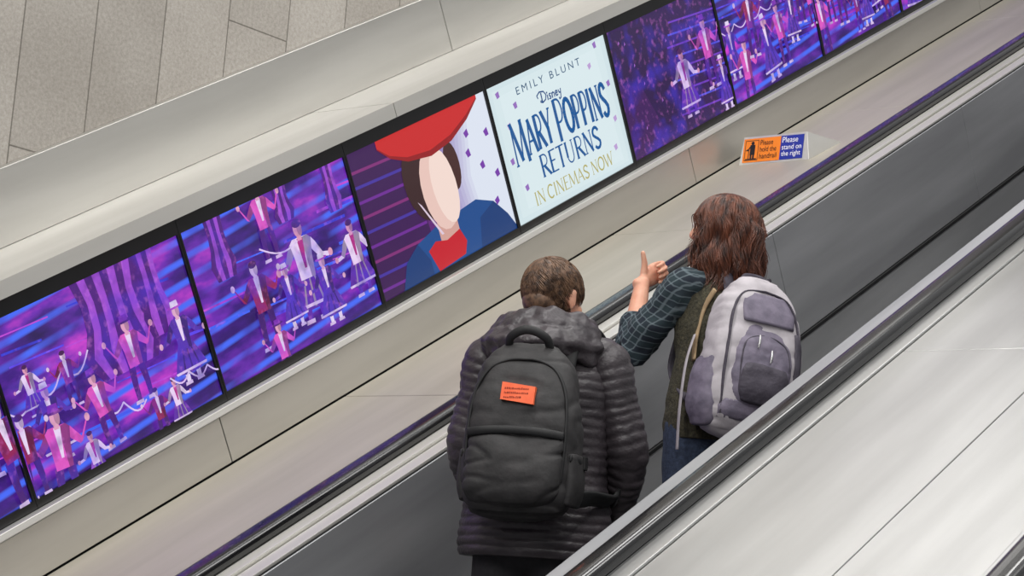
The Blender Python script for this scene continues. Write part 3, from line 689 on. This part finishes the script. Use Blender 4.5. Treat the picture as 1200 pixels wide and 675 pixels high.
for i in range(9):
    a = R(60 + 240*i/8)
    hp.append((V((-.025 + .108*math.cos(a), .125*math.sin(a), 1.460 + .012*math.cos(a+PI))), .046 + .008*math.sin(PI*i/8), .036 + .018*math.sin(PI*i/8)))
tube(bm, hp, n=28, sub=10, ref=(0, 0, 1), puff=pf)
hp2 = []
for i in range(7):
    a = R(100 + 160*i/6); hp2.append((V((-.045 + .132*math.cos(a), .155*math.sin(a), 1.420)), .046, .038 + .014*math.sin(PI*i/6)))
tube(bm, hp2, n=28, sub=10, ref=(0, 0, 1), puff=pf)
bake(obj('hood', bm, m_puff, jk, True), .005, 1)
# hair
def skull(d, k, kk=1.): return V((-.012 + .100*k*d.x, .080*k*d.y, .025 + .093*k*d.z))*kk
bm = B(); 
ell(bm, T((-.020, 0, .034)), (.098, .080, .090), hm, 32); ell(bm, T((-.05, 0, -.02)), (.062, .062, .06), hm, 24)
rnd = random.Random(3)
crown = V((-.55, .1, .85)).normalized()
cnt = 0
while cnt < 4200:
    d = V((rnd.gauss(0, 1), rnd.gauss(0, 1), rnd.gauss(0, 1))).normalized()
    if d.z < -.62 or (d.x > .15 and d.z < .05) or (d.x > .55 and d.z < .55) or (abs(d.y) > .85 and d.z < -.05): continue
    cnt += 1; pts = []; dd = d.copy()
    nv = noise.noise(d*2.2 + V((4, 1, 2)))
    sw = rnd.gauss(0, .16) + .9*nv
    L = rnd.uniform(.35, .65); lift = rnd.uniform(.0, .045) + .05*max(0, noise.noise(d*3 + V((9, 9, 3)))) + .03*max(0, d.z)
    for i in range(5):
        pts.append(T(skull(dd, 1.02 + lift + .03*(i/4)**2)))
        fl = (dd - crown); fl = (fl - dd*fl.dot(dd))
        if fl.length < .05: fl = V((rnd.uniform(-1, 1), rnd.uniform(-1, 1), 0))
        fl.normalize(); fl = (fl + dd.cross(fl)*sw).normalized()
        dd = (dd + fl*L/4).normalized()
    lock(bm, pts, rnd.uniform(.0011, .0021), 3)
obj('hair', bm, m_hair_m, man, True)

# man's backpack
def front_x(keys, z, y, e, sgn=-1):
    for a, b_ in zip(keys[:-1], keys[1:]):
        if a[0][2] <= z <= b_[0][2]:
            t = (z-a[0][2])/(b_[0][2]-a[0][2]); cx = a[0][0]+(b_[0][0]-a[0][0])*t; rx = a[1]+(b_[1]-a[1])*t; ry = a[2]+(b_[2]-a[2])*t
            return cx + sgn*rx*max(0, 1-min(1, abs(y/ry))**e)**(1/e)
    return keys[-1][0][0]
def fold(amp, sc): return lambda l, a, p: amp*noise.noise(p*sc) + amp*.6*noise.noise(p*sc*2.5)
def crease(amp, sc):   # soft fabric with sharper sagging creases
    def f(l, a, p):
        q = V((p.x*sc, p.y*sc*.7, p.z*sc*1.8))
        return amp*noise.noise(p*sc*.8) - amp*.9*max(0, .22-abs(noise.noise(q + V((2, 7, 1)))))/.22*.6
    return f
def strap(t, pts, w, th, mat, name='strap'):
    bm = B(); tube(bm, [(V(p), th, w) for p in pts], n=14, sub=6, ref=(1, .001, .3), e=3); return obj(name, bm, mat, t, True)
bp = thing('backpack', 'black backpack with orange patch on the back of the puffer jacket', 'backpack', (MX+.004, -.014, MZ), (0, 0, R(22)))
PK = [((-.245, 0, .925), .080, .150), ((-.252, 0, .965), .096, .164), ((-.252, 0, 1.08), .100, .168), ((-.248, 0, 1.20), .094, .164), ((-.240, 0, 1.29), .082, .152), ((-.228, 0, 1.345), .066, .132), ((-.218, 0, 1.378), .050, .098)]
bm = B(); tube(bm, PK, n=72, sub=14, e=3.2, puff=crease(.012, 8), cl=.5); obj('main_bag', bm, m_pk, bp, True)
PQ = [((-.312, 0, .945), .040, .128), ((-.322, 0, .975), .050, .144), ((-.325, 0, 1.04), .050, .147), ((-.319, 0, 1.10), .042, .142), ((-.312, 0, 1.122), .03, .134)]
bm = B(); tube(bm, PQ, n=72, sub=14, e=3.2, puff=crease(.014, 10), cl=.5); obj('front_pocket', bm, m_pk, bp, True)
bm = B(); tube(bm, [(V((front_x(PK, 1.138, y, 3.4)-.010, y, 1.138 - .01*(y/.14)**2)), .006, .013) for y in (-.14, -.1, -.05, 0, .05, .1, .14)], n=10, ref=(1, 0, 0)); obj('pocket_flap', bm, m_pk2, bp, True)
bm = B()
arch = [(-.142, 1.0), (-.146, 1.12), (-.137, 1.24), (-.102, 1.315), (-.05, 1.345), (0, 1.35), (.05, 1.345), (.102, 1.315), (.137, 1.24), (.146, 1.12), (.142, 1.0)]
tube(bm, [(V((front_x(PK, z, y, 3.2)-.004, y, z)), .005) for y, z in arch], n=8, ref=(0, 1, .1)); obj('zip', bm, m_pk2, bp, True)
bm = B(); tube(bm, [((-.235, .060, 1.37), .007, .013), ((-.272, .055, 1.415), .007, .013), ((-.285, 0, 1.438), .008, .014), ((-.272, -.055, 1.415), .007, .013), ((-.235, -.060, 1.37), .007, .013)], n=10, ref=(1, 0, 0)); obj('top_handle', bm, m_pk2, bp, True)
for sy in (-1, 1):
    strap(bp, [(-.17, sy*.085, 1.30), (-.15, sy*.10, 1.42), (-.09, sy*.115, 1.470), (0, sy*.13, 1.468), (.08, sy*.135, 1.43), (.145, sy*.14, 1.32), (.16, sy*.15, 1.18), (.135, sy*.19, 1.05), (.0, sy*.222, .98), (-.14, sy*.19, .97), (-.21, sy*.155, .96)], .026, .008, m_pk2, 'shoulder_strap')
    bm = B(); tube(bm, [((-.19, sy*.167, 1.06), .004, .012), ((-.26, sy*.175, 1.065), .004, .012), ((-.31, sy*.162, 1.07), .004, .012)], n=8, ref=(0, 1, 0)); obj('side_strap', bm, m_pk2, bp, True)
    bm = B(); box(bm, -.225, -.19, sy*.174-.010, sy*.174+.010, 1.045, 1.085); bevel(bm, .004, 2); obj('buckle', bm, m_pk2, bp)
    PS = [((-.24, sy*.150, .94), .065, .020), ((-.24, sy*.158, .99), .070, .024), ((-.24, sy*.156, 1.08), .070, .020)]
    bm = B(); tube(bm, PS, n=24, e=3, cl=.3); obj('side_pocket', bm, m_pk, bp, True)
bm = B(); G = []
y0, z0, ww, hh = -.002, 1.245, .100, .052
for j in range(5):
    row = []
    for i in range(7):
        y = y0 + ww*(.5-i/6); z = z0 + hh*(j/4-.5) + .004*(y-y0)/ww*3
        row.append(bm.verts.new((front_x(PK, z, y, 3.4)-.0155, y, z)))
    G.append(row)
for j in range(4):
    for i in range(6): bm.faces.new((G[j][i], G[j][i+1], G[j+1][i+1], G[j+1][i]))
ex = bmesh.ops.extrude_face_region(bm, geom=bm.faces[:]); bmesh.ops.translate(bm, verts=[v for v in ex['geom'] if isinstance(v, bmesh.types.BMVert)], vec=(.018, 0, 0))
pa = obj('logo_patch', bm, m_patch, bp, label='orange rectangular patch')
bm = B(); rnd = random.Random(5)
for j in range(3):
    y = y0 + .040
    while y > y0 - (.012 if j == 2 else .030):
        w_ = rnd.uniform(.002, .0045); z = z0 + .012 - .013*j; h_ = rnd.uniform(.0035, .006)
        x_ = front_x(PK, z, y, 3.4); box(bm, x_-.0166, x_-.0152, y-w_, y, z-.002, z+h_-.002); y -= w_+.0022
obj('patch_marks', bm, m_ink, pa)

# ======== woman
WX, WY, WZ = 4.931, -.065, 1.714
wom = thing('person', 'person with long brown hair and plaid shirt, raising a hand beside the handrail', 'person', (WX, WY, WZ), (0, 0, R(62)))
T2, hm2 = frame_head((.02, .01, 1.492), R(31), R(-3)); kk = .96
sL = V((0, .145, 1.275)); eL = V((.140, .250, 1.070)); wL = eL + V((.095, -.072, .245))
sR = V((0, -.14, 1.275)); eR = V((.04, -.20, 1.04)); wR = V((.17, -.18, .90))
bm = B(); add_head(bm, T2, hm2, (-.015, 0, 1.33), kk)
tube(bm, [((0, 0, .80), .105, .15), ((0, 0, .88), .105, .155), ((0, 0, 1.02), .085, .12), ((0, 0, 1.17), .10, .135), ((-.01, 0, 1.27), .085, .13), ((-.015, 0, 1.33), .05, .07)], n=24)
for sh, el, wr, sy in ((sR, eR, wR, -1), (sL, eL, wL, 1)):
    tube(bm, [(sh + V((0, -sy*.04, 0)), .04), (sh, .042), ((sh+el)/2, .038), (el, .036), ((el*.6+wr*.4), .036), (wr, .025)], n=14)
hand(bm, wL + (wL-eL).normalized()*.004, (.30, -.72, .52), (-.12, .45, .9), 1, [(1.25, 1.45, .9), (1.3, 1.45, .9), (1.35, 1.45, .9), (1.4, 1.4, .9)], thumb=(-.25, -.1), thumb_up=1.0, k=.90, tl=.88)
D = (wR-eR).normalized(); hand(bm, wR + D*.01, D, (.6, .2, .3), -1, [(.35, .4, .3)]*4, k=.9)
for sy in (-1, 1):
    tube(bm, [((0, sy*.08, .82), .085), ((.0, sy*.085, .66), .072), ((.01, sy*.085, .45), .048), ((-.01, sy*.09, .28), .047), ((-.02, sy*.09, .1), .032)], n=16)
    tube(bm, [((-.05, sy*.09, .045), .032, .032), ((.05, sy*.095, .035), .028, .034), ((.13, sy*.1, .03), .018, .03)], ref=(0, 0, 1), n=12)
bake(obj('body', bm, m_skin, wom), .0042, 2)
face_parts(wom, T2, hm2, kk, m_hair_w)
bm = B()
tube(bm, [((0, 0, .76), .118, .162), ((0, 0, .84), .118, .165), ((0, 0, .92), .105, .15)], n=24)
for sy in (-1, 1): tube(bm, [((0, sy*.08, .82), .095), ((0, sy*.085, .66), .083), ((.01, sy*.085, .45), .062), ((-.01, sy*.09, .28), .058), ((-.02, sy*.09, .07), .05)], n=20, sub=10, puff=lambda l, a, p: .005*noise.noise(p*14))
bake(obj('jeans', bm, m_jean, wom), .007)
for sy in (-1, 1):
    bm = B(); tube(bm, [((-.06, sy*.09, .05), .045, .038), ((.04, sy*.095, .046), .042, .042), ((.13, sy*.1, .033), .03, .04), ((.16, sy*.102, .027), .022, .03)], ref=(0, 0, 1), n=16)
    for v in bm.verts: v.co.z = max(v.co.z, .002)
    obj('shoe', bm, m_shoe, wom, True)
bm = B()
tube(bm, [((0, 0, .775), .132, .178), ((0, 0, .84), .134, .180), ((0, 0, .95), .122, .16), ((0, 0, 1.05), .115, .150), ((0, 0, 1.17), .122, .155), ((-.008, 0, 1.25), .108, .146), ((-.012, 0, 1.305), .08, .11), ((-.015, 0, 1.34), .06, .075)], n=40, sub=10, puff=fold(.010, 9), caps=(0, 1))
vest = obj('vest', bm, m_vest, wom, True, label='dark olive knitted vest')
bm = B()
for sh, el, wr, sy, cu in ((sR, eR, wR, -1, .9), (sL, eL, wL, 1, .40)):
    tube(bm, [(sh + V((0, -sy*.05, .0)), .058), (sh, .062), ((sh+el)/2, .062), (el, .057), (el*(1-cu)+wr*cu, .050)], n=28, sub=12, puff=fold(.012, 18), cl=.6)
    c_ = el*(1-cu)+wr*cu; dn = (wr-el).normalized(); tube(bm, [(c_-dn*.03, .052), (c_, .053), (c_+dn*.010, .050)], n=24, puff=fold(.004, 30), cl=.2)
tube(bm, [((-.02, 0, 1.31), .068, .082), ((-.02, 0, 1.36), .062, .066)], n=24, caps=(0, 1), cl=.1)
obj('shirt', bm, m_plaid, wom, True, label='dark green plaid shirt')
# hair
bm = B()
ell(bm, T2((-.026, 0, .028)), (.098, .084, .092), hm2, 32)
tube(bm, [(T2((-.035, 0, .05)), .078, .080), (T2((-.045, 0, -.04)), .078, .090), (T2((-.055, 0, -.12)), .070, .090), (T2((-.06, 0, -.18)), .05, .07)], ref=hm2 @ V((1, 0, 0)), n=32, sub=8, puff=fold(.012, 22))
rnd = random.Random(11); cnt = 0
while cnt < 4200:
    fi = rnd.uniform(R(38), R(322)); cnt += 1
    el0 = rnd.uniform(.05, 1.55); u_ = rnd.random()
    zend = rnd.uniform(-.24, -.15) if u_ < .55 else (rnd.uniform(-.17, -.08) if u_ < .85 else rnd.uniform(-.09, .0))
    cv = noise.noise(V((math.cos(fi)*2.6, math.sin(fi)*2.6, 3.1)))
    ph = cv*9 + rnd.gauss(0, .3); out = rnd.uniform(1.0, 1.15)
    if abs(fi-PI) > R(110): out = min(out, 1.06)
    pts = []; n_ = 14; wv_ = .0085 + rnd.uniform(-.002, .002); fr = 50 + 12*cv
    z0 = .028 + .092*math.sin(el0)
    fl_ = .034*noise.noise(V((math.cos(fi)*4, math.sin(fi)*4, 8.7 + (0 if u_ < .55 else 3)))) + rnd.uniform(-.006, .012)
    for i in range(n_):
        t = i/(n_-1); z = z0 + (zend-z0)*(t**1.05)
        h_ = max(-1, min(1, (z-.028)/.094)); r0 = math.sqrt(max(0.02, 1-h_*h_)) if z > .028 else 1 - .02*(z-.028)/-.1 + .10*max(0, (.0-z)/.2)*(out-.85)
        rr = (.100*r0*out) + wv_*math.sin(fr*z + ph)*min(1, 2.5*t)*(1 if z < .04 else .35) + fl_*max(0, t-.55)/.45 + .004
        f2 = fi + .13*math.sin(fr*z*.7 + ph*1.4)*t + rnd.uniform(-.01, .01)
        bx = -.022 - (.016 if z < 0 else .016*(1-max(0, z)/.03) if z < .03 else 0)
        pts.append(T2((bx + rr*math.cos(f2), rr*.90*math.sin(f2), z)))
    lock(bm, pts, rnd.uniform(.0012, .0024), 3)
obj('hair', bm, m_hair_w, wom, True)

# woman's backpack
bdir = V((math.cos(R(62)), math.sin(R(62)), 0)); ldir = V((-bdir.y, bdir.x, 0))
wb = thing('backpack', 'pale grey and purple backpack worn by the long haired person', 'backpack', V((WX, WY, WZ)) + ldir*.080 + bdir*.012, (R(5.5), 0, R(60)))
WK = [((-.205, 0, .80), .065, .138), ((-.212, 0, .85), .085, .154), ((-.212, 0, .98), .094, .162), ((-.205, 0, 1.10), .090, .156), ((-.190, 0, 1.20), .077, .140), ((-.178, 0, 1.26), .060, .114), ((-.170, 0, 1.29), .042, .080)]
bm = B(); tube(bm, WK, n=56, sub=12, e=3.4, puff=crease(.012, 9), cl=.5); obj('main_bag', bm, m_gl, wb, True)
def skin_panel(name, keys, e, outline, mat, off=.004, nz_=14):
    """a panel lying on the bag's outer face: outline = rows (z, y_left, y_right)"""
    bm = B(); rows = []
    for j in range(len(outline)-1):
        for q in range(4):
            t = q/4; a, b_ = outline[j], outline[j+1]; z = a[0]+(b_[0]-a[0])*t; ya = a[1]+(b_[1]-a[1])*t; yb = a[2]+(b_[2]-a[2])*t
            rows.append((z, ya, yb))
    rows.append(outline[-1]); G = []
    for z, ya, yb in rows:
        r = []
        for i in range(13):
            y = ya+(yb-ya)*i/12; x = front_x(keys, z, y, e); x += -off - .004*math.sin(PI*i/12) + .003*noise.noise(V((x, y, z))*20)
            r.append(bm.verts.new((x - .004, y, z)))
        G.append(r)
    for j in range(len(G)-1):
        for i in range(12): bm.faces.new((G[j][i], G[j][i+1], G[j+1][i+1], G[j+1][i]))
    ex = bmesh.ops.extrude_face_region(bm, geom=bm.faces[:]); bmesh.ops.translate(bm, verts=[v for v in ex['geom'] if isinstance(v, bmesh.types.BMVert)], vec=(.016, 0, 0))
    return obj(name, bm, mat, wb, True)
skin_panel('top_panel', WK, 3.4, [(1.15, .080, -.100), (1.19, .085, -.104), (1.225, .08, -.09), (1.25, .06, -.07)], m_gp)
skin_panel('side_panel', WK, 3.4, [(.90, -.112, -.146), (1.0, -.115, -.150), (1.08, -.112, -.146), (1.14, -.108, -.132)], m_gd)
skin_panel('lower_panel', WK, 3.4, [(.825, .125, -.125), (.86, .13, -.13), (.885, .115, -.115)], m_gp)
WQ = [((-.270, 0, .875), .035, .088), ((-.284, 0, .91), .042, .102), ((-.288, 0, .99), .042, .106), ((-.278, 0, 1.07), .036, .098), ((-.260, 0, 1.12), .030, .080), ((-.248, 0, 1.145), .022, .055)]
bm = B(); tube(bm, WQ, n=48, sub=10, e=2.6, puff=crease(.008, 14), cl=.5); obj('front_pocket', bm, m_gp, wb, True)
WQ2 = [((-.308, 0, .89), .026, .072), ((-.314, 0, .93), .030, .084), ((-.314, 0, .985), .026, .082), ((-.310, 0, 1.005), .018, .076)]
bm = B(); tube(bm, WQ2, n=32, sub=6, e=2.6, cl=.4, puff=fold(.005, 18)); obj('organiser_pocket', bm, m_gd, wb, True)
for sy in (-1, 1):
    PS = [((-.19, sy*.130, .81), .065, .028), ((-.195, sy*.146, .87), .078, .034), ((-.195, sy*.150, .97), .074, .028), ((-.19, sy*.147, 1.02), .066, .016)]
    bm = B(); tube(bm, PS, n=28, sub=8, e=2.6, cl=.4, puff=fold(.007, 16)); obj('side_pocket', bm, m_gp, wb, True)
    bm = B(); tube(bm, [(V((front_x(WK, z, y, 3.4)-.004, sy*y, z)), .004, .008) for y, z in ((.120, .84), (.130, .95), (.127, 1.08), (.114, 1.18), (.077, 1.245), (.0, 1.262))], n=10, ref=(0, 1, 0)); obj('edge_piping', bm, m_gd, wb, True)
    strap(wb, [(-.13, sy*.07, 1.24), (-.11, sy*.08, 1.315), (-.05, sy*.09, 1.335), (.02, sy*.098, 1.32), (.085, sy*.102, 1.25), (.110, sy*.110, 1.14), (.095, sy*.130, 1.03), (.03, sy*.146, .96), (-.07, sy*.150, .91), (-.16, sy*.135, .86)], .019, .006, m_gd, 'shoulder_strap')
bm = B(); tube(bm, [((-.125, .125, 1.255), .006, .014), ((-.09, .138, 1.19), .006, .015), ((-.085, .146, 1.10), .006, .014), ((-.10, .150, 1.02), .006, .012)], n=10, ref=(0, 1, 0)); obj('padded_edge', bm, m_tan, wb, True)
bm = B(); tube(bm, [((-.16, .04, 1.28), .005, .010), ((-.15, .035, 1.32), .005, .01), ((-.15, -.035, 1.32), .005, .01), ((-.16, -.04, 1.28), .005, .010)], n=10); obj('top_handle', bm, m_gd, wb, True)
for y, z in ((.04, 1.10), (-.01, 1.06)):
    bm = B(); tube(bm, [((-.328, y, z), .003), ((-.332, y, z-.02), .004), ((-.332, y+.002, z-.04), .003)], n=10); obj('zip_pull', bm, m_zip, wb, True)
bm = B(); tube(bm, [(V((front_x(WQ, z, y, 2.6)-.003, y, z)), .003) for y, z in ((-.082, .93), (-.086, 1.02), (-.068, 1.085), (0, 1.108), (.068, 1.085), (.086, 1.02), (.082, .93))], n=8, ref=(0, 1, .1)); obj('zip', bm, m_gd, wb, True)
bm = B(); tube(bm, [((-.10, .160, 1.10), .0025, .009), ((-.11, .180, 1.0), .0025, .009), ((-.115, .180, .85), .0025, .010), ((-.11, .165, .72), .0025, .010)], n=8, ref=(0, 1, 0)); obj('hanging_strap', bm, m_gl, wb, True)

# ---------------------------------------------------------------- lights
def area(name, loc, aim, sx, sy, power, col=(1, 1, 1)):
    l = bpy.data.lights.new(name, 'AREA'); l.shape = 'RECTANGLE'; l.size = sx; l.size_y = sy; l.energy = power; l.color = col
    o = link(bpy.data.objects.new(name, l)); o.location = loc
    z = -(V(aim)-V(loc)).normalized(); x = P(1, 0, 0); x = (x - z*x.dot(z)).normalized(); y = z.cross(x)
    mt = Matrix.Identity(4)
    for i in range(3): mt[i][0] = x[i]; mt[i][1] = y[i]; mt[i][2] = z[i]
    mt.translation = V(loc); o.matrix_world = mt; return o
area('strip_light', P(6.5, .1, 4.0), P(6.5, .1, 0), 9, .7, 210, (1, .985, .96))
area('strip_light', P(5.5, -3.0, 4.2), P(5.5, -3.0, 0), 9, .9, 230, (1, .985, .96))
area('deck_fill_light', P(8.2, 1.35, 2.5), P(5.0, -1.4, 0), 3.2, .8, 14, (1, .99, .97))  # added fill light without a fixture, puts a highlight on the right deck
w = bpy.data.worlds.new('world'); scene.world = w; w.use_nodes = True
nt = w.node_tree; bg = nt.nodes['Background']
tc = nt.nodes.new('ShaderNodeTexCoord'); sp = nt.nodes.new('ShaderNodeSeparateXYZ'); rp = nt.nodes.new('ShaderNodeValToRGB')
nt.links.new(tc.outputs['Generated'], sp.inputs[0]); nt.links.new(sp.outputs[2], rp.inputs[0]); nt.links.new(rp.outputs[0], bg.inputs[0])
rp.color_ramp.elements[0].color = (.26, .26, .265, 1); rp.color_ramp.elements[0].position = 0
rp.color_ramp.elements[1].color = (.78, .78, .78, 1); rp.color_ramp.elements[1].position = .8
bg.inputs[1].default_value = .84
